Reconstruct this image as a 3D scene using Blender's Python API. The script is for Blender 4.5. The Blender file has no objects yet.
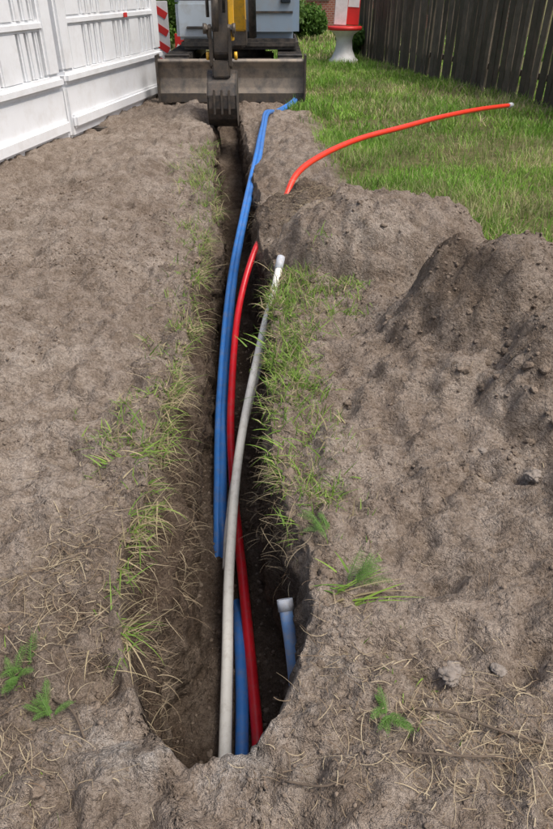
import bpy, math, random
import numpy as np
from mathutils import Vector, Matrix
random.seed(7); rng=np.random.default_rng(11)
scene=bpy.context.scene
COL=scene.collection

# ---------------------------------------------------------------- noise
perm=rng.permutation(256); vals=rng.random(256)
def vn(x,y,s=0):
    x=np.asarray(x,float)+s*17.3; y=np.asarray(y,float)+s*9.7
    ix=np.floor(x).astype(int); iy=np.floor(y).astype(int)
    fx=x-ix; fy=y-iy; fx=fx*fx*(3-2*fx); fy=fy*fy*(3-2*fy)
    def h(a,b): return vals[perm[(a+perm[b&255])&255]]
    return (h(ix,iy)*(1-fx)+h(ix+1,iy)*fx)*(1-fy)+(h(ix,iy+1)*(1-fx)+h(ix+1,iy+1)*fx)*fy
def fbm(x,y,s=0,o=4,g=.5):
    x=np.asarray(x,float); y=np.asarray(y,float)
    t=0;a=1;n=0
    for i in range(o):
        t=t+a*(vn(x,y,s+i*3)-.5); n+=a; a*=g
        x,y=(x*.8-y*.6)*2.03,(x*.6+y*.8)*2.03
    return t/n*2
def lump(x,y,s=0):
    """rounded-lump (cellular) relief, 0..1"""
    x=np.asarray(x,float)+s*3.1; y=np.asarray(y,float)+s*5.7
    ix=np.floor(x).astype(int); iy=np.floor(y).astype(int); best=np.full(np.broadcast(x,y).shape,9.)
    for a in (-1,0,1):
        for b in (-1,0,1):
            cx=ix+a; cy=iy+b; h1=vals[perm[(cx+perm[cy&255])&255]]; h2=vals[perm[(cx+57+perm[(cy+91)&255])&255]]
            best=np.minimum(best,(x-cx-h1)**2+(y-cy-h2)**2)
    return np.clip(1-best*1.4,0,1)
def sst(a,b,x):
    t=np.clip((np.asarray(x,float)-a)/(b-a),0,1); return t*t*(3-2*t)

# ---------------------------------------------------------------- mesh helpers
def new_mesh(name,V,F,mat=None,smooth=True,parent=None,col=None,attr=None):
    V=np.asarray(V,np.float32); me=bpy.data.meshes.new(name)
    F=np.asarray(F,np.int32); k=F.shape[1]; n=len(F)
    me.vertices.add(len(V)); me.vertices.foreach_set('co',V.ravel())
    me.loops.add(n*k); me.loops.foreach_set('vertex_index',F.ravel())
    me.polygons.add(n); me.polygons.foreach_set('loop_start',np.arange(n,dtype=np.int32)*k)
    try: me.polygons.foreach_set('loop_total',np.full(n,k,np.int32))
    except Exception: pass
    me.polygons.foreach_set('use_smooth',np.full(n,bool(smooth)))
    if col is not None:
        a=me.attributes.new('Col','FLOAT_COLOR','POINT')
        c=np.ones((len(V),4),np.float32); c[:,:3]=col; a.data.foreach_set('color',c.ravel())
    if attr:
        for nme,arr in attr.items():
            a=me.attributes.new(nme,'FLOAT','POINT'); a.data.foreach_set('value',np.asarray(arr,np.float32).ravel())
    me.update(); me.validate()
    ob=bpy.data.objects.new(name,me); COL.objects.link(ob)
    if mat: me.materials.append(mat)
    if parent: ob.parent=parent
    return ob
def empty(name,loc=(0,0,0),rz=0):
    e=bpy.data.objects.new(name,None); e.location=loc; e.rotation_euler=(0,0,rz); COL.objects.link(e); return e
def box(name,c,s,mat,parent=None,rot=(0,0,0),bev=.01,taper=None):
    import bmesh
    bm=bmesh.new(); bmesh.ops.create_cube(bm,size=1)
    for v in bm.verts:
        v.co=Vector((v.co.x*s[0],v.co.y*s[1],v.co.z*s[2]))
        if taper and v.co.z>0: v.co.x*=taper[0]; v.co.y*=taper[1]
    if bev>0: bmesh.ops.bevel(bm,geom=bm.edges[:],offset=bev,segments=2,affect='EDGES')
    me=bpy.data.meshes.new(name); bm.to_mesh(me); bm.free()
    ob=bpy.data.objects.new(name,me); COL.objects.link(ob); me.materials.append(mat)
    ob.location=c; ob.rotation_euler=rot
    if parent: ob.parent=parent
    return ob
def cyl(name,p,q,r,mat,parent=None,n=20,r2=None):
    p=Vector(p);q=Vector(q);d=q-p;L=d.length
    import bmesh
    bm=bmesh.new(); bmesh.ops.create_cone(bm,cap_ends=True,segments=n,radius1=r,radius2=r if r2 is None else r2,depth=L)
    me=bpy.data.meshes.new(name); bm.to_mesh(me); bm.free()
    for f in me.polygons: f.use_smooth=len(f.vertices)==4
    ob=bpy.data.objects.new(name,me); COL.objects.link(ob); me.materials.append(mat)
    ob.location=(p+q)/2; ob.rotation_mode='QUATERNION'; ob.rotation_quaternion=d.to_track_quat('Z','Y')
    if parent: ob.parent=parent
    return ob
def extrude(name,prof,x0,x1,mat,parent=None,bev=.01):
    """profile in (y,z), extruded along x"""
    import bmesh
    bm=bmesh.new(); a=[bm.verts.new((x0,p[0],p[1])) for p in prof]; b=[bm.verts.new((x1,p[0],p[1])) for p in prof]
    bm.faces.new(a); bm.faces.new(b[::-1]); n=len(prof)
    for i in range(n): bm.faces.new((a[i],b[i],b[(i+1)%n],a[(i+1)%n])[::-1])
    bmesh.ops.recalc_face_normals(bm,faces=bm.faces)
    if bev>0: bmesh.ops.bevel(bm,geom=bm.edges[:],offset=bev,segments=2,affect='EDGES')
    me=bpy.data.meshes.new(name); bm.to_mesh(me); bm.free()
    ob=bpy.data.objects.new(name,me); COL.objects.link(ob); me.materials.append(mat)
    if parent: ob.parent=parent
    return ob
def catmull(P,n=14):
    P=[Vector(p) for p in P]; P=[P[0]*2-P[1]]+P+[P[-1]*2-P[-2]]; out=[]
    for i in range(1,len(P)-2):
        a,b,c,d=P[i-1],P[i],P[i+1],P[i+2]
        for k in range(n):
            t=k/n; out.append(.5*((2*b)+(c-a)*t+(2*a-5*b+4*c-d)*t*t+(3*b-a-3*c+d)*t**3))
    out.append(P[-2]); return out
def tube(name,P,r,mat,parent=None,n=16,m=14,wall=True):
    C=catmull(P,m); V=[];F=[]; up=Vector((0,0,1))
    T=[(C[min(i+1,len(C)-1)]-C[max(i-1,0)]).normalized() for i in range(len(C))]
    s=T[0].cross(up).normalized()
    rings=[]
    for i,(c,t) in enumerate(zip(C,T)):
        s=(s-t*s.dot(t)).normalized(); u=s.cross(t)
        rings.append([c+(s*math.cos(a)+u*math.sin(a))*r for a in [2*math.pi*k/n for k in range(n)]])
    def inner(ring,c,t,dep): return [c+(p-c)*.8+t*dep for p in ring]
    allr=[inner(rings[0],C[0],T[0],.06),inner(rings[0],C[0],T[0],0)]+rings+[inner(rings[-1],C[-1],T[-1],0),inner(rings[-1],C[-1],T[-1],-.06)]
    for rg in allr: V+= [tuple(p) for p in rg]
    for i in range(len(allr)-1):
        for k in range(n): F.append((i*n+k,i*n+(k+1)%n,(i+1)*n+(k+1)%n,(i+1)*n+k))
    return new_mesh(name,V,F,mat,True,parent)

# ---------------------------------------------------------------- materials
def mat(name,base=(.5,.5,.5),rough=.6,metal=0,dirt=None,dirt_amt=.4,scale=6,bump=.0,bscale=60,var=.15,thr=.5,spec=.5):
    m=bpy.data.materials.new(name); m.use_nodes=True; nt=m.node_tree; N=nt.nodes; L=nt.links
    b=N['Principled BSDF']; b.inputs['Roughness'].default_value=rough; b.inputs['Metallic'].default_value=metal
    b.inputs['Specular IOR Level'].default_value=spec
    g=N.new('ShaderNodeNewGeometry')
    n1=N.new('ShaderNodeTexNoise'); n1.inputs['Scale'].default_value=scale; n1.inputs['Detail'].default_value=5; n1.inputs['Roughness'].default_value=.65
    L.new(g.outputs['Position'],n1.inputs['Vector'])
    r=N.new('ShaderNodeValToRGB'); L.new(n1.outputs['Fac'],r.inputs['Fac'])
    r.color_ramp.elements[0].position=.3; r.color_ramp.elements[1].position=.7
    r.color_ramp.elements[0].color=(*[c*(1-var) for c in base],1); r.color_ramp.elements[1].color=(*[min(1,c*(1+var)) for c in base],1)
    out=r.outputs['Color']
    if dirt:
        n2=N.new('ShaderNodeTexNoise'); n2.inputs['Scale'].default_value=scale*2.7; n2.inputs['Detail'].default_value=5; n2.inputs['Roughness'].default_value=.7
        L.new(g.outputs['Position'],n2.inputs['Vector'])
        mr=N.new('ShaderNodeMapRange'); mr.inputs[1].default_value=thr-.08; mr.inputs[2].default_value=thr+.16; mr.inputs[3].default_value=0; mr.inputs[4].default_value=dirt_amt
        L.new(n2.outputs['Fac'],mr.inputs[0])
        mx=N.new('ShaderNodeMixRGB'); L.new(mr.outputs[0],mx.inputs[0]); L.new(out,mx.inputs[1]); mx.inputs[2].default_value=(*dirt,1); out=mx.outputs[0]
    L.new(out,b.inputs['Base Color'])
    if bump:
        n3=N.new('ShaderNodeTexNoise'); n3.inputs['Scale'].default_value=bscale; n3.inputs['Detail'].default_value=4
        L.new(g.outputs['Position'],n3.inputs['Vector'])
        bp=N.new('ShaderNodeBump'); bp.inputs['Strength'].default_value=bump; bp.inputs['Distance'].default_value=.01
        L.new(n3.outputs['Fac'],bp.inputs['Height']); L.new(bp.outputs[0],b.inputs['Normal'])
    return m
def leafmat(name,trans=.35,rough=.55):
    m=bpy.data.materials.new(name); m.use_nodes=True; nt=m.node_tree; N=nt.nodes; L=nt.links
    b=N['Principled BSDF']; b.inputs['Roughness'].default_value=rough; b.inputs['Specular IOR Level'].default_value=.3
    a=N.new('ShaderNodeAttribute'); a.attribute_name='Col'
    L.new(a.outputs['Color'],b.inputs['Base Color'])
    t=N.new('ShaderNodeBsdfTranslucent'); L.new(a.outputs['Color'],t.inputs['Color'])
    mx=N.new('ShaderNodeMixShader'); mx.inputs[0].default_value=trans
    o=N['Material Output']; L.new(b.outputs[0],mx.inputs[1]); L.new(t.outputs[0],mx.inputs[2]); L.new(mx.outputs[0],o.inputs['Surface'])
    return m
M_leaf=leafmat('leaf'); M_straw=leafmat('straw',.1,.8)
M_white=mat('white_plastic',(.80,.82,.84),.45,dirt=(.48,.44,.39),dirt_amt=.25,scale=1.6,var=.04,thr=.54)
M_slot=mat('grey_slot_plastic',(.50,.53,.58),.6,var=.08)
M_blue=mat('blue_pe',(.04,.185,.54),.36,dirt=(.25,.22,.2),dirt_amt=.45,scale=7,var=.12,thr=.56)
M_red=mat('red_pe',(.62,.012,.022),.35,dirt=(.22,.14,.11),dirt_amt=.45,scale=7,var=.12,thr=.57)
M_redo=mat('orange_red_pe',(.76,.045,.02),.35,dirt=(.3,.18,.12),dirt_amt=.25,scale=7,var=.08,thr=.62)
M_wpipe=mat('grey_white_pe',(.84,.83,.77),.33,dirt=(.42,.36,.28),dirt_amt=.45,scale=9,var=.05,thr=.57)
M_cap=mat('cap_plastic',(.50,.54,.60),.45,dirt=(.3,.25,.2),dirt_amt=.5,scale=14)
M_steel=mat('worn_dark_steel',(.075,.07,.065),.5,metal=.4,dirt=(.15,.12,.09),dirt_amt=.8,scale=3,var=.3,bump=.3,thr=.46)
M_bucket=mat('dirty_bucket_steel',(.06,.058,.055),.5,metal=.4,dirt=(.14,.11,.085),dirt_amt=.8,scale=5,var=.3,bump=.3,thr=.46)
M_blade=mat('muddy_blade_steel',(.13,.12,.11),.55,metal=.2,dirt=(.30,.25,.195),dirt_amt=.9,scale=1.8,var=.3,bump=.3,thr=.42)
M_yellow=mat('yellow_paint',(.78,.44,.03),.4,dirt=(.2,.15,.1),dirt_amt=.5,scale=3,thr=.55)
M_body=mat('grey_blue_body_paint',(.25,.33,.42),.35,dirt=(.3,.27,.23),dirt_amt=.4,scale=1.5,var=.06,thr=.55)
M_bodyl=mat('light_body_paint',(.45,.52,.58),.35,dirt=(.3,.27,.23),dirt_amt=.5,scale=1.5,var=.06,thr=.52)
M_black=mat('black_rubber',(.022,.022,.022),.6,dirt=(.12,.10,.08),dirt_amt=.7,scale=3,thr=.48)
M_glass=mat('cab_glass',(.03,.04,.05),.06,var=.02)
M_wood=mat('weathered_wood',(.095,.074,.054),.85,dirt=(.055,.06,.035),dirt_amt=.6,scale=2.2,var=.35,bump=.5,bscale=35)
M_wood2=mat('weathered_wood_pale',(.15,.12,.09),.85,dirt=(.07,.065,.045),dirt_amt=.6,scale=2.6,var=.3,bump=.5,bscale=35)
M_stone=mat('field_stone',(.27,.235,.205),.85,dirt=(.16,.13,.1),dirt_amt=.7,scale=18,var=.2,bump=.5,bscale=90,spec=.2)
M_redp=mat('red_paint',(.6,.03,.025),.4,var=.08)
M_whitep=mat('white_paint',(.75,.74,.72),.5,dirt=(.4,.36,.3),dirt_amt=.3,scale=3,var=.05)
M_roof=mat('roof_tiles',(.20,.07,.045),.8,var=.3,scale=5)
M_bark=mat('bark',(.12,.09,.065),.9,var=.3,bump=.6,bscale=30)

def soil_material():
    m=bpy.data.materials.new('sandy_soil'); m.use_nodes=True; nt=m.node_tree; N=nt.nodes; L=nt.links
    b=N['Principled BSDF']; b.inputs['Roughness'].default_value=.95; b.inputs['Specular IOR Level'].default_value=.12
    g=N.new('ShaderNodeNewGeometry'); P=g.outputs['Position']
    def noise(s,d=4,r=.6):
        n=N.new('ShaderNodeTexNoise'); n.inputs['Scale'].default_value=s; n.inputs['Detail'].default_value=d; n.inputs['Roughness'].default_value=r
        L.new(P,n.inputs['Vector']); return n.outputs['Fac']
    def mix(f,a,c,mode='MIX'):
        x=N.new('ShaderNodeMixRGB'); x.blend_type=mode
        for i,v in enumerate((f,a,c)):
            if isinstance(v,(int,float)): x.inputs[i].default_value=v
            elif isinstance(v,tuple): x.inputs[i].default_value=(*v,1)
            else: L.new(v,x.inputs[i])
        return x.outputs[0]
    def mr(v,a,c,lo=0,hi=1):
        x=N.new('ShaderNodeMapRange'); L.new(v,x.inputs[0]); x.inputs[1].default_value=a; x.inputs[2].default_value=c; x.inputs[3].default_value=lo; x.inputs[4].default_value=hi; return x.outputs[0]
    def att(n):
        a=N.new('ShaderNodeAttribute'); a.attribute_name=n; return a.outputs['Fac']
    nA=noise(1.3,6,.65); nB=noise(10,5,.75); nC=noise(75,3,.75)
    dry=mix(mr(nA,.38,.62),(.315,.257,.208),(.43,.368,.31))
    dry=mix(mr(nB,.42,.56),mix(1,dry,(.72,.69,.66),'MULTIPLY'),dry)
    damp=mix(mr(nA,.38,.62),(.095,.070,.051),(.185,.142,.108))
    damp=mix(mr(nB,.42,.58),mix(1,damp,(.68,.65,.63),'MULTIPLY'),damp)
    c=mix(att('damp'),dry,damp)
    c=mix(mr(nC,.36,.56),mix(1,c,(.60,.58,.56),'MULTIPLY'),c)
    green=mix(mr(nB,.35,.65),(.09,.11,.032),(.22,.19,.10))
    c=mix(att('turf'),c,green)
    pale=mix(mr(nC,.4,.6),(.32,.295,.265),(.55,.53,.50))
    c=mix(att('crust'),c,pale)
    L.new(c,b.inputs['Base Color'])
    def madd(a,k,c):
        x=N.new('ShaderNodeMath'); x.operation='MULTIPLY_ADD'; L.new(a,x.inputs[0]); x.inputs[1].default_value=k; L.new(c,x.inputs[2]); return x.outputs[0]
    v=N.new('ShaderNodeTexVoronoi'); v.inputs['Scale'].default_value=55; L.new(P,v.inputs['Vector'])
    hgt=madd(noise(130,2,.8),.28,noise(18,5,.8)); hgt=madd(v.outputs['Distance'],-.16,hgt)
    bp=N.new('ShaderNodeBump'); bp.inputs['Strength'].default_value=1; bp.inputs['Distance'].default_value=.042
    L.new(hgt,bp.inputs['Height']); L.new(bp.outputs[0],b.inputs['Normal'])
    return m
M_soil=soil_material()
M_clod=mat('soil_clod',(.235,.188,.148),.95,dirt=(.14,.108,.082),dirt_amt=.8,scale=9,var=.25,bump=.9,bscale=120,thr=.46,spec=.1)

# ---------------------------------------------------------------- terrain
def lerp(y,T):
    ys=[t[0] for t in T]; xs=[t[1] for t in T]; return np.interp(y,ys,xs)
XL=[(-10,-.36),(.9,-.37),(1.05,-.44),(1.35,-.50),(1.8,-.52),(2.5,-.52),(3.66,-.53),(5.85,-.60),(7.9,-.76),(10,-.93),(12,-1.0),(60,-1)]
XR=[(-10,.0),(.9,.0),(1.05,.06),(1.35,.125),(1.6,.09),(1.8,.03),(2.5,-.01),(3.66,.01),(4.2,-.03),(4.9,-.12),(5.85,-.14),(7.9,-.31),(10,-.5),(12,-.6),(60,-.6)]
XB=[(-10,60),(3.5,60),(3.8,2.2),(4.4,1.5),(5.0,1.15),(5.85,.85),(7.5,.62),(9,.42),(12,.42),(16.5,.4),(19,-2),(22,-30),(400,-300)]
def xl(y): return lerp(y,XL)+fbm(y*2.2,y*0+3,5,6,.64)*.11
def xr(y): return lerp(y,XR)+fbm(y*2.4,y*0+8,9,6,.64)*.085
def dome(x,y,cx,cy,rx,ry,h,s=1,p=1.3,na=.45):
    r=((x-cx)/rx)**2+((y-cy)/ry)**2; r=r*(1+na*fbm(x*2.2,y*2.2,30+s,4))
    return h*np.clip(1-r,0,1)**p
def m12(x,y):
    return dome(x,y,.28,5.25,.50,.55,.27,1,.8)+dome(x,y,.74,4.40,.76,.52,.42,2,.6,.35)
def turf(x,y):
    b=lerp(y,XB); return sst(-.22,.22,(x-b)+fbm(x*2,y*2,21)*.40)*(1-sst(.02,.12,m12(x,y)))
def piles(x,y):
    return (dome(x,y,1.95,3.05,1.15,1.0,.44,3,.8)+dome(x,y,1.02,3.20,.44,.38,.22,4,.6)+dome(x,y,1.35,2.45,.42,.30,.16,10,.6)+dome(x,y,.80,2.72,.28,.24,.10,12,.7)+dome(x,y,1.5,1.9,.5,.3,.12,13,.7))
def mounds(x,y):
    z=m12(x,y); pl=piles(x,y); k=np.clip(pl*6,0,1)
    z=z+pl+k*(.08*fbm(x*5,y*5,75,4,.6)+.045*lump(x*8,y*8,1)*sst(.25,.6,vn(x*3,y*3,76))+.020*lump(x*22,y*22,2))
    z=z+np.clip(m12(x,y)*4,0,1)*(.02*lump(x*12,y*12,3)+.03*fbm(x*6,y*6,77,4,.6))
    z=z+dome(x,y,.3,7.4,.55,1.3,.15,5)+dome(x,y,.15,9.6,.6,1.1,.14,6)+dome(x,y,-1.2,10.4,.45,1.0,.12,7)
    return z
def G(x,y):
    x=np.asarray(x,float); y=np.asarray(y,float)
    near=np.exp(-(np.maximum(0,np.abs(x)-6)/8)**2)*np.exp(-(np.maximum(0,y-20)/15)**2)
    tf=turf(x,y); s=(1-tf*.8)*near
    z=.03*fbm(x*.5,y*.5,1)*near
    z=z+s*(.06*fbm(x*1.6,y*1.6,2,3)+.05*fbm(x*4.5,y*4.5,3,3)+.032*fbm(x*14,y*14,4,3)+.015*fbm(x*45,y*45,6,3,.6))
    z=z+s*(.016*lump(x*13,y*13,7)*sst(.45,.65,vn(x*2.1,y*2.1,78))+.008*lump(x*34,y*34,8)*sst(.35,.6,vn(x*3.3,y*3.3,79)))
    z=z-s*.038*(1-np.clip(np.abs(fbm(x*3.2,y*3.2,14,3))*5,0,1))
    z=z-s*.035*sst(.60,.78,vn(x*5,y*5,12))-s*.02*sst(.6,.8,vn(x*11,y*11,13))
    z=z+.07*np.exp(-((x+1.5)/.55)**2)*sst(1,3,y)*(1-sst(9,12,y))
    z=z+mounds(x,y)
    z=z+dome(x,y,1.3,1.4,.8,.8,.07,8)
    for (cx,cy) in ((-1.0,2.0),(-1.25,3.0),(-1.05,4.1),(.75,1.75),(-1.6,5),(1.15,2.3)):
        r=((x-cx)/.07)**2+((y-cy)/.15)**2; z=z-.028*np.exp(-r*r)
    return z
def depth(y):
    return lerp(y,[(-10,.8),(5,.8),(8,.68),(9.6,.5),(10.6,.3),(11.3,0),(60,0)])
def wall_x(side,y,p):
    k=np.clip(p*7,0,1)
    if side==0:
        nr_=1-sst(1.5,2.8,y); e=1+1.3*nr_
        led=(.02+.03*nr_)*sst(.0,.5,fbm(y*1.7,y*0,47,2)+.2)*sst(.22,.30,p)
        return xl(y)+.04*e*sst(0,.34,p)+(.02+.01*nr_)*p+led+k*(.055*fbm(y*3,p*3,40,4)+.034*fbm(y*13,p*9,41,4,.6)+.012*lump(y*14,p*11,9))
    return xr(y)-.03*sst(0,.2,p)-.01*p+k*(.045*fbm(y*3,p*3,44,4)+.028*fbm(y*14,p*10,45,4,.6)-.012*lump(y*14,p*11,10))
def endmask(x,y):
    xc=-.17; ye=.87+.40*np.abs((x-xc)/.31)**2.6+.05*fbm(x*9,y*0,50,4,.6)
    return sst(0,.11,y-ye)
def floor_z(x,y):
    return -depth(y)+.05*fbm(x*4,y*3,60,4)+.02*fbm(x*18,y*18,61,3)
rows=[-8.]
y=-8.
while y<260:
    d=.12 if y<.2 else (.010 if y<.8 else (.0075 if y<2.2 else (.0034*y if y<11.5 else .025*(y-9.9))))
    y+=d; rows.append(y)
Y=np.array(rows); nr=len(Y)
j=np.arange(0,330); dl=(.008/.0145)*(np.exp(.0145*j)-1); dl=np.append(dl,[90,140,220])
pw=np.linspace(0,1,50)[1:]
Yc=Y[:,None]
gl=xl(Yc)-dl[::-1][None,:]; zl=G(gl,Yc+0*gl)
wl=wall_x(0,Yc,pw[None,:]); 
wr=wall_x(1,Yc,pw[::-1][None,:])
fa=wl[:,-1:]; fb=wr[:,:1]; tt=np.linspace(0,1,26)[1:-1][None,:]; fl=fa+(fb-fa)*tt
gr_=xr(Yc)+dl[None,:]; zr=G(gr_,Yc+0*gr_)
def wz(wx,p,rimx):
    g=G(rimx+0*wx,Yc+0*wx); e=endmask(wx,Yc+0*wx)*np.clip(depth(Yc)/.25,0,1); g2=G(wx,Yc+0*wx)
    zz=g*(1-p)+floor_z(wx,Yc+0*wx)*p
    return zz*e+g2*(1-e),e*p
zwl,pl=wz(wl,pw[None,:],xl(Yc)); zwr,pr=wz(wr,pw[::-1][None,:],xr(Yc)); zf,pf=wz(fl,1.0+0*tt,fl)
X=np.hstack([gl,wl,fl,wr,gr_]); Z=np.hstack([zl,zwl,zf,zwr,zr]); 
PD=np.hstack([0*gl,pl,pf,pr,0*gr_]); YY=Yc+0*X
YY=YY+np.clip(PD*4,0,1)*.012*fbm(X*8+Z*20,Yc*20,70,2)
nc=X.shape[1]
V=np.stack([X,YY,Z],-1).reshape(-1,3)
a=np.arange(nr-1)[:,None]*nc+np.arange(nc-1)[None,:]
F=np.stack([a,a+1,a+nc+1,a+nc],-1).reshape(-1,4)
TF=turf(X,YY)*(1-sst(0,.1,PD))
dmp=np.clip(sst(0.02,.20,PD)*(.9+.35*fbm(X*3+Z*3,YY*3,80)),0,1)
rimd=np.exp(-np.clip(np.minimum(np.abs(X-xl(Yc)),np.abs(X-xr(Yc))),0,9)/.10)*.45*sst(-.1,.4,fbm(X*5,YY*5,81)+.2)
pile=sst(.02,.25,piles(X,YY))*(.35+.5*sst(-.2,.3,fbm(X*2.5,YY*2.5,85)))+dome(X,YY,.28,5.20,.50,.50,1.0,1,.5)+.35*sst(-.1,.5,fbm(X*1.2,YY*1.2,83))*sst(0,1,X)+.4*(1-sst(.75,1.25,YY))*sst(-.2,.4,fbm(X*3,YY*3,84)+.2)
pile=pile+.7*np.exp(-((X+.66)/.2)**2-((YY-1.25)/.5)**2)
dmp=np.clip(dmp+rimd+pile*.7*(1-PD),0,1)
crust=np.exp(-((YY-.93)/.10)**2)*np.exp(-((X+.2)/.26)**2)*sst(-.15,.25,fbm(X*9,YY*9,90))*(1-sst(.1,.5,PD))*.85
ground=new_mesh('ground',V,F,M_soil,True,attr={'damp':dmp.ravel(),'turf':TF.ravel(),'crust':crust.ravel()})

# ---------------------------------------------------------------- scatter : clods
def ico(sub,seed):
    import bmesh
    bm=bmesh.new(); bmesh.ops.create_icosphere(bm,subdivisions=sub,radius=1)
    v=np.array([q.co[:] for q in bm.verts]); f=np.array([[q.index for q in t.verts] for t in bm.faces]); bm.free()
    r=1+.75*fbm(v[:,0]*1.8+seed,v[:,1]*1.8+v[:,2]*2.3,seed,4,.75); v=v*r[:,None]; v[:,2]*=.65
    return v,f
def scatter(name,P,S,mat,sub=2,nsh=6,sink=.25,smooth=True):
    V=[];F=[];o=0; sh=[ico(sub,3+i*7) for i in range(nsh)]; k=rng.integers(0,nsh,len(P))
    for i in range(nsh):
        idx=np.where(k==i)[0]; v,f=sh[i]; n=len(idx)
        if n==0: continue
        an=rng.random(n)*6.283; tl=rng.normal(0,.5,n)
        ca,sa=np.cos(an),np.sin(an); ct,st=np.cos(tl),np.sin(tl)
        x=v[None,:,0]*(.7+.6*rng.random((n,1))); yv=v[None,:,1]+0*x; z=v[None,:,2]+0*x
        y2=yv*ct[:,None]-z*st[:,None]; z2=yv*st[:,None]+z*ct[:,None]
        x3=x*ca[:,None]-y2*sa[:,None]; y3=x*sa[:,None]+y2*ca[:,None]
        W=np.stack([x3,y3,z2],-1)*S[idx][:,None,None]+P[idx][:,None,:]; W[:,:,2]+=S[idx][:,None]*(.5-sink)
        V.append(W.reshape(-1,3)); F.append((f[None]+(np.arange(n)*len(v))[:,None,None]).reshape(-1,3)+o); o+=n*len(v)
    return new_mesh(name,np.vstack(V),np.vstack(F),mat,smooth)
def outside(x,y): return (x<xl(y)-.005)|(x>xr(y)+.005)|(y<.85)
def ground_pts(n,x0,x1,y0,y1):
    x=rng.uniform(x0,x1,n); y=y0+(y1-y0)*rng.random(n)**1.3
    k=outside(x,y)&(turf(x,y)<.4); return x[k],y[k]
x1,y1=ground_pts(28000,-2.4,2.2,.5,6.5); w=vn(x1*3,y1*3,33); k=rng.random(len(x1))<.12+.88*sst(.4,.75,w); x1=x1[k];y1=y1[k]
s1=.0020*(1/(rng.random(len(x1))*.97+.03))**.45*(1+.25*y1); s1=np.minimum(s1,.010)
scatter('soil_crumbs',np.stack([x1,y1,G(x1,y1)],-1),s1,M_clod,1,sink=.5)
x1,y1=ground_pts(160,-2.0,2.2,.6,6.5)
xa=rng.normal(1.35,.4,200); ya=rng.normal(2.8,.5,200)
yb_=rng.uniform(1.0,4.5,180); xb_=np.where(rng.random(180)<.6,xl(yb_)-.0-rng.random(180)*.06,xr(yb_)+.0+rng.random(180)*.06)
x1=np.concatenate([x1,xa,xb_]);y1=np.concatenate([y1,ya,yb_]); s1=.008+.018*rng.random(len(x1))**3
scatter('soil_clods',np.stack([x1,y1,G(x1,y1)],-1),s1,M_clod,3,nsh=9,sink=.72)
n=1300; yy=rng.uniform(1.0,5,n); t=rng.random(n); xx=wall_x(0,yy,1)+(wall_x(1,yy,1)-wall_x(0,yy,1))*t
scatter('trench_crumbs',np.stack([xx,yy,floor_z(xx,yy)],-1),.003+.014*rng.random(n)**4,M_clod,1,sink=.5)

def stone(name,x,y,s,seed):
    v,f=ico(4,seed); r=1+.06*fbm(v[:,0]*4,v[:,1]*4+v[:,2]*3,seed,3); v=v*r[:,None]
    o=new_mesh(name,v*np.array(s),f,M_stone); o.location=(x,y,float(G(x,y))+s[2]*.15); o.rotation_euler=(.1,.1,seed)
stone('stone',.49,1.10,(.045,.03,.022),1)
stone('stone',.62,1.10,(.022,.018,.014),2)
stone('stone',.98,1.92,(.032,.028,.026),4)
stone('stone',-.72,4.4,(.04,.03,.02),6)
stone('stone',.86,2.15,(.022,.018,.014),8)

# ---------------------------------------------------------------- ribbons (grass, straw, roots)
def ribbons(name,P,az,L,W,lean,curl,cols,mat=M_leaf,segs=4,azc=None,tipw=.1,parent=None,twist=0.6):
    n=len(P); P=np.asarray(P,float); pos=P.copy(); VV=[]
    az=np.asarray(az,float)+np.zeros(n); azc=np.zeros(n) if azc is None else azc
    tw=rng.normal(0,twist,n)
    for k in range(segs+1):
        t=k/segs; th=lean+curl*t; aa=az+azc*t
        w=W*((1-t)**.7*(1-tipw)+tipw)*.5
        if k==0: w=w*.7
        sd=np.stack([-np.sin(aa+tw),np.cos(aa+tw),np.sin(tw)*.3],-1)
        VV.append(pos-sd*w[:,None]); VV.append(pos+sd*w[:,None])
        pos=pos+np.stack([np.cos(aa)*np.sin(th),np.sin(aa)*np.sin(th),np.cos(th)],-1)*(L/segs)[:,None]
    V=np.stack(VV,1).reshape(-1,3); m=(segs+1)*2
    q=np.array([[2*k,2*k+1,2*k+3,2*k+2] for k in range(segs)])
    F=(q[None]+(np.arange(n)*m)[:,None,None]).reshape(-1,4)
    return new_mesh(name,V,F,mat,True,parent,col=np.repeat(cols,m,0))
def gcol(n,dry=.12,bright=1.0):
    a=np.array([.10,.20,.03]);b=np.array([.27,.41,.075]); t=rng.random((n,1)); c=(a+(b-a)*t)*bright
    d=rng.random(n)<dry; c[d]=np.array([.48,.40,.24])*(.55+.55*rng.random((d.sum(),1))); return c
def scol(n):
    t=rng.random((n,1)); return np.array([.16,.11,.07])+(np.array([.50,.42,.28])-np.array([.16,.11,.07]))*t**1.4
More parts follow.
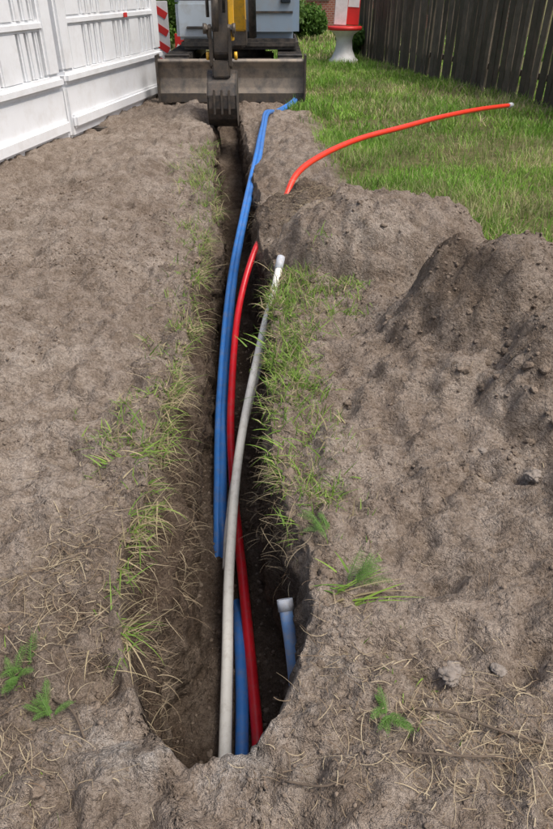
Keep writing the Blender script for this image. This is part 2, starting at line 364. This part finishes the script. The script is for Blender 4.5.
def lawn(n,y0,y1,xm,L0,W0):
    y=rng.uniform(y0,y1,n); x=rng.uniform(-.3,xm,n)
    if y1>19: x=rng.uniform(-6,xm,n)
    d=turf(x,y)**1.5*(.2+1.0*sst(.28,.6,vn(x*1.7,y*1.7,55))); k=(rng.random(n)<d)&(x>xr(y)+.05); x=x[k];y=y[k];m=len(x)
    hh=.5+1.0*vn(x*1.3,y*1.3,56)
    L=L0*hh*(.5+.9*rng.random(m)); W=W0*(.7+.6*rng.random(m))
    dryp=.12+.45*sst(.45,.75,vn(x*1.1,y*1.1,57))+.25*(1-sst(4.5,7,y)); c=gcol(m,0,1.2); dm=rng.random(m)<dryp; c[dm]=np.array([.50,.44,.25])*(.6+.5*rng.random((dm.sum(),1)))
    pat=sst(.3,.7,fbm(x*.9,y*.9,59)+.5)[:,None]; c=c*(1-pat*np.array([.25,.12,.3]))
    c=c*(.75+.6*vn(x*2.5,y*2.5,58))[:,None]
    return np.stack([x,y,G(x,y)-.005],-1),L,W,c
Ps,Ls,Ws,Cs=zip(*[lawn(62000,3.5,9,4.4,.10,.008),lawn(55000,9,19,5.5,.12,.015),lawn(38000,18,42,9,.16,.035)])
P=np.vstack(Ps);L=np.concatenate(Ls);W=np.concatenate(Ws);C=np.vstack(Cs);n=len(P)
ribbons('lawn_grass',P,rng.random(n)*6.283,L,W,np.abs(rng.normal(.35,.35,n)),rng.random(n)*1.4,C,segs=3)

def tufts(cent,nb,L0,spread=.03,W0=.005,dry=.15,lean0=.35,az=None,bright=1.0):
    P=[];A=[];LL=[];WW=[];LE=[];CU=[]
    for (x,y,z,s) in cent:
        m=max(2,int(nb*s*(.5+rng.random()))); q=rng.normal(0,spread*s,(m,2)); P.append(np.stack([x+q[:,0],y+q[:,1],z+0*q[:,0]-.004],-1))
        A.append(rng.random(m)*6.283 if az is None else rng.normal(az,.9,m)); LL.append(L0*s*(.35+.9*rng.random(m)))
        WW.append(W0*(.6+.8*rng.random(m))); LE.append(np.abs(rng.normal(lean0,.35,m))); CU.append(rng.random(m)*1.5)
    P=np.vstack(P); n=len(P); return P,np.concatenate(A),np.concatenate(LL),np.concatenate(WW),np.concatenate(LE),np.concatenate(CU),gcol(n,dry,bright)
def mk(name,T,segs=5):
    P,A,L,W,LE,CU,C=T; ribbons(name,P,A,L,W,LE,CU,C,segs=segs,tipw=.05)
def cat(*T): return tuple(np.concatenate([t[i] for t in T]) for i in range(7))
c=[]
for i in range(430):
    y=rng.uniform(1.7,4.1); x=float(xr(y))+abs(rng.normal(.04,.13))
    if vn(x*5,y*3.5,66)>.42: c.append((x,y,float(G(x,y)),rng.uniform(.3,1.15)*(.75+.12*y)))
T1=tufts(c,11,.10,.04,.0062,.30,.7)
c=[]
for i in range(110):
    y=rng.uniform(1.65,3.9); x=float(xr(y))+rng.uniform(-.01,.04); c.append((x,y,float(G(x,y))-.01,rng.uniform(.35,1.05)))
T2=tufts(c,8,.12,.025,.005,.5,1.2,az=math.pi+.3)
c=[]
for i in range(60):
    y=rng.uniform(3.45,3.9); x=rng.uniform(.08,.55); c.append((x,y,float(G(x,y)),rng.uniform(.5,1.1)))
T2b=tufts(c,9,.12,.03,.007,.35,.7)
mk('rim_grass',cat(T1,T2,T2b))
c=[]
for yy,dx,s in ((2.15,.05,1.25),(2.2,.12,1.1),(2.28,.02,1.2),(2.05,.0,.9),(1.95,.03,.6),(2.1,.2,.8)):
    for r in range(5):
        y=yy+rng.normal(0,.07); x=float(xl(y))-dx-rng.random()*.07+.02; c.append((x,y,float(G(min(x,float(xl(y))),y)),s*(.5+.5*rng.random())))
for i in range(210):
    y=2.3+rng.random()*6.2; x=float(xl(y))+.02-abs(rng.normal(0,.04+.012*y)); 
    if vn(y*2.2,3.3,67)>.28: c.append((x,y,float(G(min(x,float(xl(y))),y)),rng.uniform(.4,1.0)*(.75+.09*y)))
for i in range(30):
    y=rng.normal(6.6,.35); x=float(xl(y))-rng.random()*.35; c.append((x,y,float(G(x,y)),rng.uniform(.8,1.6)))
T3=tufts(c,11,.11,.04,.0062,.35,.75)
c=[]
for i in range(230):
    y=1.2+rng.random()*4.8; x=float(xl(y))+rng.uniform(0,.03); c.append((x,y,float(G(x-.03,y))-.02,rng.uniform(.4,1.2)))
T4=tufts(c,9,.13,.025,.005,.65,1.25,az=-.2)
mk('verge_grass',cat(T3,T4))
c=[]
for (x0,y0,s,k) in ((-.66,1.05,.7,5),(-.74,1.22,.5,4),(.34,.95,.6,6),(.3,1.25,.5,5),(.42,1.0,.5,5),(-.7,.72,.7,5),(-.55,.74,.4,3),(.2,1.9,.8,5),(.55,3.9,.5,3),(.9,5.0,1,6),(-.9,2.4,.6,4),(.25,1.1,.5,4),(.3,1.6,.6,5),(.3,2.2,.6,5)):
    for i in range(k):
        x=x0+rng.normal(0,.05);y=y0+rng.normal(0,.05); c.append((x,y,float(G(x,y)),s*(.5+.7*rng.random())))
mk('seedling_grass',tufts(c,7,.075,.02,.004,.35,.6))

def straw(regs,name,L0=.10,W0=.0026):
    P=[];sc=[]
    for (x0,y0,sx,sy,m,s) in regs:
        x=rng.normal(x0,sx,m);y=rng.normal(y0,sy,m); k=outside(x,y); x=x[k];y=y[k]; P.append(np.stack([x,y,G(x,y)+.002+.012*rng.random(len(x))],-1)); sc.append(np.full(len(x),s))
    P=np.vstack(P);sc=np.concatenate(sc);n=len(P)
    ribbons(name,P,rng.random(n)*6.283,L0*sc*(.25+1.1*rng.random(n)**2),W0*sc**.5*(.5+.9*rng.random(n)),rng.normal(1.52,.14,n),rng.normal(.05,.25,n),scol(n),M_straw,5,rng.normal(0,.9,n),tipw=.5,twist=1.2)
straw([(.45,.95,.16,.12,560,.85),(.62,.85,.14,.1,380,1.0),(.2,1.0,.1,.12,200,.75),(-.66,1.40,.10,.18,700,.95),(-.68,.85,.12,.1,260,.85),(-.1,.78,.2,.05,60,.7),
       (.10,2.2,.09,.5,560,.9),(.12,3.3,.1,.4,400,1),(-.60,2.3,.08,.25,420,1),(-.60,3.6,.08,.9,420,1.1),(.28,5.1,.18,.22,800,1.2),(.2,4.65,.12,.15,300,1.1),(.6,4.3,.4,.3,140,1.1),(1.2,5.2,.5,.4,280,1.2),(-.95,2.2,.2,.6,50,.9),(.6,2.0,.3,.5,80,.7),(.24,1.4,.06,.2,90,.7)],'dry_grass_litter')
n=2000; y=np.concatenate([rng.normal(1.6,.35,1000),rng.uniform(1.2,6,1000)]); side=rng.random(n)<.62; p=rng.random(n)**1.8*.45+.01
y=np.clip(y,1.1,6); k=~((~side)&(y<1.62)); y=y[k];side=side[k];p=p[k];n=len(y)
x=np.where(side,wall_x(0,y,p),wall_x(1,y,p)); z=G(np.where(side,xl(y),xr(y)),y)*(1-p)+(-depth(y))*p
ribbons('hanging_roots',np.stack([x,y,z],-1),np.where(side,0,math.pi)+rng.normal(0,.9,n),.10*(.3+rng.random(n)),.0024*(.5+rng.random(n)),rng.normal(1.5,.5,n),rng.random(n)*1.6,scol(n)*.75,M_straw,5,rng.normal(0,1,n),tipw=.3,twist=1.2)
def twig(pts,r): 
    P=[(a,b,float(G(a,b))+h) for a,b,h in pts]; return tube('twig',P,r,M_bark,None,7,6)
twig([(.36,.99,.01),(.45,.98,.03),(.56,.93,.02),(.70,.90,.01)],.004)
twig([(.30,.86,.01),(.45,.83,.03),(.58,.87,.02)],.003)
twig([(-.62,1.05,.0),(-.55,1.0,.02),(-.5,.93,.0)],.0035)
twig([(.02,.80,.01),(.12,.78,.02),(.2,.82,.01)],.003)
def yarrow(name,cent):
    P=[];A=[];L=[];W=[];LE=[];CU=[];C=[]
    for (cx,cy,cz,az,ln,lean) in cent:
        K=15
        for k in range(K):
            t=(k+2)/(K+2); a=lean*.6+lean*.7*t
            px=cx+math.cos(az)*ln*t*math.sin(a); py=cy+math.sin(az)*ln*t*math.sin(a); pz=cz+ln*t*math.cos(a)*.9+.006
            for s in (-1,1):
                for q in (.75,1.15):
                    P.append((px,py,pz)); A.append(az+s*q); L.append(ln*.17*math.sin(min(1,t*1.15)*math.pi)**.6+.002); W.append(.0018); LE.append(rng.uniform(1.1,1.5));CU.append(.3); g=rng.uniform(.8,1.3); C.append((.12*g,.23*g,.05*g))
        P.append((cx,cy,cz+.002));A.append(az);L.append(ln);W.append(.003);LE.append(lean*.65);CU.append(lean*.65);C.append((.14,.24,.07))
    return ribbons(name,np.array(P),np.array(A),np.array(L),np.array(W),np.array(LE),np.array(CU),np.array(C),segs=4,tipw=.2,twist=.15)
def yl(x,y,k,ln,az0=None,dz=0):
    return [(x+rng.normal(0,.012),y+rng.normal(0,.012),float(G(x,y))+dz,(rng.random()*6.283 if az0 is None else az0+rng.normal(0,.5)),ln*rng.uniform(.7,1.2),rng.uniform(.5,1.2)) for i in range(k)]
yarrow('yarrow_plant',yl(-.72,1.10,8,.11))
yarrow('yarrow_plant',yl(-.60,1.00,6,.08))
yarrow('yarrow_plant',yl(.25,1.42,7,.13,.3))
yarrow('yarrow_plant',yl(.28,.95,8,.08))
yarrow('yarrow_plant',yl(.18,1.66,6,.10,2.9))
def broad(name,x,y,az,k,L0,dz=0,sp=.03):
    P=np.array([(x+rng.normal(0,sp),y+rng.normal(0,sp),float(G(x,y))+dz) for i in range(k)])
    return ribbons(name,P,rng.normal(az,.5,k),L0*rng.uniform(.5,1.2,k),rng.uniform(.006,.011,k),rng.uniform(.8,1.3,k),rng.uniform(.2,.9,k),gcol(k,.1,1.1),segs=7,tipw=.05,twist=.3)
broad('couch_grass',.20,1.37,.0,8,.24,.01)
broad('couch_grass',.22,1.42,2.9,6,.12,.01)
broad('couch_grass',-.58,2.13,-.3,16,.15)
broad('couch_grass',-.66,2.05,3.0,12,.12)
broad('couch_grass',.05,2.3,3.0,12,.12,0,.07)
broad('couch_grass',.12,3.0,2.8,16,.13,0,.12)

# ---------------------------------------------------------------- conduits
def og(x,y,h): return (x,y,float(G(x,y))+h)
blueP=[og(.30,12.2,.05),og(.30,11.3,.07),og(.05,10.45,.07),og(-.11,9.5,.06),og(-.15,8.7,.06),og(-.17,7.9,.05),(-.185,7.3,.05),(-.30,6.08,-.25),(-.36,5.0,-.5),(-.345,3.62,-.70),(-.30,2.7,-.75),(-.275,2.4,-.82),(-.25,1.9,-.98)]
e=empty('blue_conduit_pipe')
tube('pipe',blueP,.027,M_blue,e)
e=empty('blue_conduit_pipe')
tube('pipe',[(x-.034+.006*math.sin(i*2),y+.05,z+.012+.008*math.cos(i)) for i,(x,y,z) in enumerate(blueP)],.022,M_blue,e)
e=empty('blue_conduit_pipe')
tube('pipe',[(-.20,2.15,-.90),(-.165,1.85,-.775),(-.14,1.55,-.76),(-.13,1.33,-.77),(-.12,1.0,-.79)],.026,M_blue,e)
e=empty('red_conduit_pipe')
tube('pipe',[(-.02,5.15,-.02),(-.159,4.875,-.1),(-.28,4.39,-.4),(-.29,3.466,-.62),(-.245,2.815,-.72),(-.144,1.98,-.74),(-.07,1.334,-.77),(-.05,1.0,-.79)],.024,M_red,e)
e=empty('red_conduit_pipe')
tube('pipe',[(.05,5.45,.05),(.17,5.75,.24),(.42,6.15,.32),(.81,6.67,.36),(1.3,7.2,.37),(1.84,7.88,.36),(2.5,8.7,.32),(3.12,9.5,.25)],.026,M_redo,e)
cyl('end_cap',(3.10,9.47,.252),(3.18,9.58,.243),.032,M_cap,e)
e=empty('white_conduit_pipe')
wp=[(.02,4.06,.07),(-.025,3.85,-.07),(-.09,3.61,-.22),(-.195,2.80,-.46),(-.218,2.14,-.63),(-.20,1.6,-.70),(-.188,1.277,-.72),(-.18,1.0,-.74)]
tube('pipe',wp,.024,M_wpipe,e)
cyl('end_cap',(.012,4.03,.05),(.030,4.11,.105),.027,M_cap,e)
e=empty('white_conduit_pipe')
tube('pipe',[(.01,4.0,-.03),(-.10,3.5,-.36),(-.215,2.8,-.57),(-.245,2.4,-.66),(-.245,2.15,-.72)],.014,M_wpipe,e)
e=empty('light_blue_conduit_stub')
M_lblue=mat('light_blue_pe',(.20,.38,.68),.4,dirt=(.45,.42,.40),dirt_amt=.6,scale=11,thr=.52)
tube('pipe',[(.030,1.49,-.18),(.050,1.40,-.27),(.066,1.33,-.40),(.085,1.28,-.62)],.024,M_lblue,e)
cyl('end_cap',(.028,1.503,-.170),(.034,1.475,-.198),.028,M_cap,e)

# ---------------------------------------------------------------- barriers
def barrier(x0,y0,x1,y1):
    dx,dy=x1-x0,y1-y0; Ln=math.hypot(dx,dy); e=empty('white_construction_barrier',(x0,y0,float(G(x0,y0))-.02),math.atan2(dy,dx))
    W=Ln-.06
    box('slot_back',(Ln/2,.065,1.3),(W-.1,.02,1.1),M_slot,e,bev=0)
    box('bottom_panel',(Ln/2,0,.32),(W,.14,.62),M_white,e,bev=.035)
    box('lower_lip',(Ln/2,-.085,.20),(W-.1,.08,.16),M_white,e,bev=.03)
    box('mid_rail',(Ln/2,-.01,.70),(W,.20,.14),M_white,e,bev=.04)
    box('upper_rail',(Ln/2,-.005,1.30),(W-.5,.13,.11),M_white,e,bev=.03)
    box('top_rail',(Ln/2,0,1.90),(W,.18,.20),M_white,e,bev=.04)
    for s in (0.05,.95): box('end_post',(Ln*s+(.02 if s<.5 else -.02),-.002,1.3),(.28,.16,1.06),M_white,e,bev=.03)
    x=.36; i=0; pat=[.42,.12,.12,.12]
    while x<Ln-.42:
        w=pat[i%4]; w=min(w,Ln-.40-x)
        for z,hh in ((1.01,.50),(1.575,.47)): box('panel_web',(x+w/2,-.008,z),(w,.09,hh),M_white,e,bev=.02)
        x+=w+.06; i+=1
    for s in (.2,.8): box('foot',(Ln*s,0,.0),(.22,.5,.07),M_black,e,bev=.015)
    box('reflector',(Ln*.6,-.085,1.30),(.12,.012,.06),M_redp,e,bev=.003)
d=Vector((.95,5.1)).normalized(); L2=3.7; s0=Vector((-2.70,8.92))
for k in (-2,-1,0): 
    a=s0+d*L2*k; b=a+d*L2; barrier(a.x,a.y,b.x,b.y)

e=empty('warning_beacon',(-2.25,14.6,0.02))
box('foot',(0,0,.05),(.5,.3,.1),M_black,e)
box('plate',(0,0,.72),(.32,.04,1.2),M_whitep,e,bev=.008)
for i in range(4): box('stripe',(0,-.024,.28+.29*i),(.30,.006,.12),M_redp,e,rot=(0,.55,0),bev=0)
e=empty('warning_beacon',(-1.98,15.6,0.02))
box('foot',(0,0,.05),(.5,.3,.1),M_black,e)
box('plate',(0,0,.42),(.30,.04,.62),M_redp,e,bev=.008)
box('stripe',(0,-.024,.42),(.28,.006,.12),M_whitep,e,rot=(0,.55,0),bev=0)

# ---------------------------------------------------------------- wooden fence
e=empty('wooden_fence'); A=Vector((5.9,3.9)); B=Vector((1.95,19.9)); d=(B-A).normalized(); Ln=(B-A).length; ang=math.atan2(d.y,d.x); nrm=Vector((-d.y,d.x))
s=0
while s<Ln:
    w=rng.uniform(.11,.175); c_=A+d*s; zb=float(G(c_.x,c_.y)); h=1.95+rng.uniform(-.04,.04)
    off=nrm*rng.uniform(-.008,.008)
    b=box('plank',(c_.x+off.x,c_.y+off.y,zb+h/2+.02),(w,.028,h),M_wood if rng.random()<.55 else M_wood2,e,rot=(rng.normal(0,.008),rng.normal(0,.012),ang),bev=.004)
    s+=w+rng.uniform(.012,.05)
for z in (.4,1.55):
    c_=(A+B)/2-nrm*.06; box('rail',(c_.x,c_.y,z),(Ln,.07,.09),M_wood,e,rot=(0,0,ang),bev=.005)
for k in range(8):
    c_=A+d*(Ln*k/7)-nrm*.14; box('post',(c_.x,c_.y,.95),(.1,.09,2.0),M_wood,e,rot=(0,0,ang),bev=.008)

# ---------------------------------------------------------------- excavator
ex=empty('excavator'); cx=-.70; yb=11.5
prof=[(yb+.02,.06),(yb-.05,.10),(yb+.00,.22),(yb+.03,.36),(yb+.0,.50),(yb-.06,.60),(yb-.03,.635),(yb+.06,.60),(yb+.10,.36),(yb+.10,.06)]
extrude('dozer_blade',prof,cx-1.17,cx+1.15,M_blade,ex,bev=.006)
box('blade_edge',(cx,yb-.045,.085),(2.34,.03,.13),M_steel,ex,bev=.004)
for sx in (-1.17,1.15): box('blade_end_plate',(cx+sx,yb,.36),(.03,.30,.66),M_steel,ex,bev=.005)
for sx in (-.45,.45): box('blade_arm',(cx+sx,yb+.55,.32),(.12,1.0,.12),M_steel,ex,bev=.015)
for sx in (-1,1):
    X0=cx+sx*.92; r=.30; N=[]; yc=yb+.55; Lt=2.6
    for k in range(13): a=math.pi/2+math.pi*k/12; N.append((yc+r*math.cos(a),.33+r*math.sin(a)))
    for k in range(13): a=-math.pi/2+math.pi*k/12; N.append((yc+Lt+r*math.cos(a),.33+r*math.sin(a)))
    extrude('track',N,X0-.20,X0+.20,M_black,ex,bev=.01)
    for k in range(16):
        yy=yc+Lt*k/15; 
        for zz in (.64,.022): box('grouser',(X0,yy,zz),(.40,.05,.03),M_black,ex,bev=.004)
    for k in range(7):
        a=math.pi/2+math.pi*(k+.5)/7; box('grouser',(X0,yc+(r+.012)*math.cos(a),.33+(r+.012)*math.sin(a)),(.40,.05,.03),M_black,ex,rot=(a+math.pi/2,0,0),bev=.004)
box('undercarriage',(cx,yb+1.7,.40),(1.3,1.7,.30),M_steel,ex,bev=.03)
cyl('slew_ring',(cx,yb+1.8,.5),(cx,yb+1.8,.72),.5,M_black,ex,32)
ybd=yb+1.0
box('frame_skirt',(cx+.08,ybd+1.15,.76),(1.98,2.3,.16),M_black,ex,bev=.05)
box('counterweight_body',(cx+.62,ybd+1.2,1.24),(.92,2.25,.80),M_body,ex,bev=.10)
box('side_body',(cx-.52,ybd+1.6,1.10),(.86,1.4,.52),M_bodyl,ex,bev=.06)
box('rear_counterweight',(cx+.08,ybd+2.35,1.22),(1.98,.5,.78),M_body,ex,bev=.16)
box('panel_line',(cx+.62,ybd+.07,1.22),(.70,.02,.03),M_black,ex,bev=0)
box('headlight',(cx+.85,ybd+.06,1.40),(.16,.05,.10),M_glass,ex,bev=.01)
cb=cx-.50
box('cab_lower',(cb,ybd+.75,1.10),(.95,1.4,.56),M_bodyl,ex,bev=.05)
box('cab_step',(cb,ybd+.03,1.0),(.6,.06,.04),M_black,ex,bev=.01)
box('cab_glass',(cb,ybd+.75,1.86),(.86,1.28,.98),M_glass,ex,bev=.03,taper=(.93,.9))
for sx in (-.44,.44):
    for sy in (.08,1.42): cyl('cab_pillar',(cb+sx,ybd+sy,1.36),(cb+sx*.93,ybd+.75+(sy-.75)*.92,2.38),.035,M_body,ex,10)
box('cab_roof',(cb,ybd+.75,2.42),(.98,1.45,.10),M_bodyl,ex,bev=.04)
box('boom_bracket',(cx+.06,ybd-.12,.95),(.30,.45,.42),M_steel,ex,bev=.03)
cyl('swing_pin',(cx+.06,ybd-.25,.72),(cx+.06,ybd-.25,1.2),.09,M_steel,ex)
bx=cx-.02
boom=[(ybd-.22,.92),(ybd-.05,1.15),(ybd-.55,2.3),(ybd-1.35,3.05),(ybd-2.35,2.75),(ybd-2.38,2.60),(ybd-1.40,2.80),(ybd-.80,2.15),(ybd-.38,.98)]
extrude('boom',boom,bx-.02,bx+.22,M_yellow,ex,bev=.015)
cyl('boom_cylinder',(bx+.34,ybd-.45,.9),(bx+.34,ybd-1.0,2.1),.06,M_black,ex)
sx=-.735
stick=[(10.25,2.95),(10.45,2.72),(10.12,1.6),(9.98,.80),(9.84,.74),(9.76,.84),(9.80,1.6),(9.93,2.75)]
extrude('stick',stick,sx-.10,sx+.10,M_steel,ex,bev=.012)
extrude('stick_side_plate',[(10.05,2.2),(9.95,1.0),(9.84,.98),(9.82,2.2)],sx+.103,sx+.175,M_yellow,ex,bev=.006)
cyl('bucket_cylinder',(sx-.05,9.62,1.10),(sx-.05,9.72,1.75),.045,M_steel,ex)
cyl('bucket_cylinder_barrel',(sx-.05,9.72,1.62),(sx-.05,9.85,2.75),.075,M_black,ex)
cyl('hydraulic_hose',(sx+.06,9.72,1.3),(sx+.09,9.80,2.6),.022,M_black,ex,10)
cyl('hydraulic_hose',(sx-.15,9.74,1.25),(sx-.17,9.84,2.6),.022,M_black,ex,10)
for q in (-.125,.125):
    extrude('bucket_link',[(9.60,1.14),(9.66,1.18),(9.80,.72),(9.74,.66),(9.66,.70)],sx+q-.02,sx+q+.02,M_steel,ex,bev=.005)
    extrude('rocker_link',[(9.58,1.12),(9.62,1.18),(9.93,1.08),(9.90,1.0)],sx+q*1.3-.015,sx+q*1.3+.015,M_steel,ex,bev=.005)
    cyl('pin_boss',(sx+q*1.5-.02,9.63,1.13),(sx+q*1.5+.02,9.63,1.13),.06,M_steel,ex)
    cyl('pin_boss',(sx+q*1.5-.02,9.90,.80),(sx+q*1.5+.02,9.90,.80),.05,M_yellow,ex)
box('quick_hitch',(sx,9.80,.66),(.24,.30,.20),M_steel,ex,bev=.02)
def bucket():
    C=[(10.02,.62),(9.90,.63),(9.74,.60),(9.62,.50),(9.56,.36),(9.56,.20),(9.62,.06),(9.74,-.04),(9.90,-.08),(10.06,-.06)]
    inn=[(y_+(9.85-y_)*.07,z_+(.28-z_)*.07) for y_,z_ in C]
    extrude('bucket_shell',C+inn[::-1],sx-.19,sx+.19,M_bucket,ex,bev=0)
    side=C+[(10.10,.20)]
    for q in (-.20,.18): extrude('bucket_side',side,sx+q,sx+q+.02,M_bucket,ex,bev=0)
    for k in range(4): box('tooth',(sx-.15+.10*k,10.12,-.06),(.045,.14,.03),M_steel,ex,bev=.005)
    for q in (-.1,0,.1): box('wear_strip',(sx+q,9.545,.28),(.03,.012,.3),M_steel,ex,bev=.003)
bucket()

# ---------------------------------------------------------------- red and white stand
e=empty('red_white_display_stand',(1.62,17.8,0.02)); e.scale=(.86,.86,.95)
def lathe(name,prof,m,parent,n=28):
    V=[];F=[]
    for (r,z) in prof:
        for k in range(n): V.append((r*math.cos(6.2832*k/n),r*math.sin(6.2832*k/n),z))
    for i in range(len(prof)-1):
        for k in range(n): F.append((i*n+k,i*n+(k+1)%n,(i+1)*n+(k+1)%n,(i+1)*n+k))
    return new_mesh(name,V,F,m,True,parent)
lathe('flared_base',[(0.001,0),(.42,0),(.42,.06),(.33,.12),(.24,.3),(.22,.5),(.26,.62),(.40,.70),(.45,.73),(.45,.77),(.001,.775)],M_whitep,e)
lathe('red_rim',[(.455,.72),(.475,.73),(.475,.79),(.455,.80),(.001,.80)],M_redp,e)
box('red_board',(.22,.05,1.35),(.35,.06,1.05),M_redp,e,rot=(0,.05,0),bev=.01)
box('white_board',(-.12,.0,1.30),(.34,.06,.95),M_whitep,e,rot=(0,.05,0),bev=.01)
box('white_band',(.22,.015,1.35),(.30,.012,.30),M_whitep,e,rot=(0,.05,0),bev=0)

# ---------------------------------------------------------------- foliage masses
def leaves(cent,rad,n,size,cols=((.03,.07,.015),(.10,.19,.04))):
    cent=np.array(cent);rad=np.array(rad); k=rng.integers(0,len(cent),n)
    d=rng.normal(0,1,(n,3)); d/=np.linalg.norm(d,axis=1)[:,None]; r=rng.random(n)**.4
    P=cent[k]+d*rad[k]*r[:,None]
    u=rng.normal(0,1,(n,3)); u/=np.linalg.norm(u,axis=1)[:,None]; v=np.cross(u,rng.normal(0,1,(n,3))); v/=np.linalg.norm(v,axis=1)[:,None]
    s=(size*(.5+rng.random(n)))[:,None]; V=np.stack([P-u*s,P+v*s*.5,P+u*s,P-v*s*.5],1).reshape(-1,3)
    t=rng.random((n,1))*.6+.4*(.5+.5*d[:,2:3]*r[:,None]); C=np.array(cols[0])+(np.array(cols[1])-np.array(cols[0]))*t
    return V,np.arange(n*4).reshape(-1,4),np.repeat(C,4,0)
def shrub(name,x,y,w,dp,h,n,size,cols=((.03,.07,.015),(.10,.19,.04))):
    m=max(6,int(w*dp*h*1.5)+6); c=[];r=[]
    for i in range(m):
        c.append((x+rng.uniform(-w/2,w/2)*.8,y+rng.uniform(-dp/2,dp/2)*.8,rng.uniform(.25,.85)*h)); q=rng.uniform(.3,.5)*min(h,dp,1.6); r.append((q,q,q*.9))
    V,F,C=leaves(c,r,n,size,cols); return new_mesh(name,V,F,M_leaf,False,col=C)
shrub('hedge',-6,22,7,1.6,2.6,26000,.09,((.04,.09,.02),(.15,.26,.05)))
shrub('hedge',-1.2,24.5,4,1.5,2.2,14000,.08,((.04,.09,.02),(.14,.24,.05)))
shrub('garden_shrub',-2.6,17.8,1.7,1.0,2.4,14000,.05,((.06,.14,.025),(.22,.38,.07)))
shrub('garden_shrub',2.05,19.0,.8,.7,.75,4000,.045,((.04,.10,.025),(.14,.27,.05)))
shrub('garden_shrub',.9,26,1.5,1,1.0,5000,.07,((.04,.10,.02),(.14,.26,.05)))
shrub('garden_shrub',5.3,27,5,1,1.6,7000,.07)
def tree(x,y,h,cr):
    e=empty('deciduous_tree',(x,y,0))
    tube('trunk',[(0,0,-.1),(.05,0,h*.25),(-.05,.05,h*.5),(.1,0,h*.8)],.16,M_bark,e,10,5)
    c=[];r=[]
    for i in range(26):
        a=rng.random()*6.28; q=cr*rng.random()**.5; z=h*rng.uniform(.32,.98); q*=1-.5*abs((z/h-.6))/.4
        px,py=q*math.cos(a),q*math.sin(a); c.append((px,py,z)); s=rng.uniform(.5,.95)*cr*.42; r.append((s,s,s*.8))
        if i%3==0: tube('limb',[(0,0,h*.3),(px*.5,py*.5,z*.75),(px,py,z)],.045,M_bark,e,6,4)
    V,F,C=leaves(c,r,22000,.10); new_mesh('crown',V,F,M_leaf,False,e,col=C)
tree(-3.6,27,7.5,3.2); tree(-9,25,8,3.4); tree(2.2,42,9,4); tree(-.5,38,8.5,3.6)

def brickmat():
    m=bpy.data.materials.new('brick_wall'); m.use_nodes=True; nt=m.node_tree;N=nt.nodes;L=nt.links;b=N['Principled BSDF']; b.inputs['Roughness'].default_value=.9
    tc=N.new('ShaderNodeTexCoord'); mp=N.new('ShaderNodeMapping'); mp.inputs['Rotation'].default_value=(math.pi/2,0,0)
    L.new(tc.outputs['Object'],mp.inputs[0]); t=N.new('ShaderNodeTexBrick'); L.new(mp.outputs[0],t.inputs[0]); t.inputs['Scale'].default_value=3
    t.inputs['Color1'].default_value=(.34,.12,.075,1); t.inputs['Color2'].default_value=(.25,.085,.06,1); t.inputs['Mortar'].default_value=(.40,.36,.31,1)
    L.new(t.outputs[0],b.inputs['Base Color']); return m
MB=brickmat(); h=empty('brick_house',(5.6,36,0))
box('walls',(0,0,2.1),(9.6,7,4.2),MB,h,bev=0)
extrude('roof',[(-3.9,4.2),(0,7.4),(3.9,4.2),(3.9,4.05),(-3.9,4.05)],-5.2,5.2,M_roof,h,bev=0)
for k in (-3.9,-1.6,.9,3.2):
    box('window_frame',(k,-3.52,1.75),(1.1,.08,1.4),M_whitep,h,bev=.01); box('window_glass',(k,-3.56,1.75),(.92,.03,1.2),M_glass,h,bev=0); box('window_bar',(k,-3.585,1.75),(.05,.03,1.2),M_whitep,h,bev=0)
box('door',(2.05,-3.52,1.05),(.9,.08,2.05),M_bark,h,bev=.01)

# ---------------------------------------------------------------- light, sky, camera
w=bpy.data.worlds.new('World'); scene.world=w; w.use_nodes=True; nt=w.node_tree; bg=nt.nodes['Background']
sky=nt.nodes.new('ShaderNodeTexSky'); sky.sky_type='NISHITA'; sky.sun_disc=False
EL=math.radians(62); AZ=math.radians(118)
sky.sun_elevation=EL; sky.sun_rotation=AZ; sky.air_density=1.0; sky.dust_density=6; sky.ozone_density=1
nt.links.new(sky.outputs[0],bg.inputs['Color']); bg.inputs['Strength'].default_value=.15
ld=bpy.data.lights.new('sun','SUN'); ld.energy=2.8; ld.angle=math.radians(28); ld.color=(1,.965,.92)
lo=bpy.data.objects.new('sun',ld); COL.objects.link(lo)
sd=Vector((math.sin(AZ)*math.cos(EL),math.cos(AZ)*math.cos(EL),math.sin(EL)))
lo.rotation_euler=sd.to_track_quat('Z','Y').to_euler(); lo.location=(0,0,10)
cam=bpy.data.cameras.new('camera'); co=bpy.data.objects.new('camera',cam); COL.objects.link(co); scene.camera=co
cam.sensor_fit='VERTICAL'; cam.sensor_height=36; cam.lens=28; cam.clip_start=.05; cam.clip_end=600
co.location=(0,0,1.6); co.rotation_euler=(math.radians(90-33.7),0,0)
scene.view_settings.view_transform='Standard'; scene.view_settings.look='None'; scene.view_settings.exposure=0
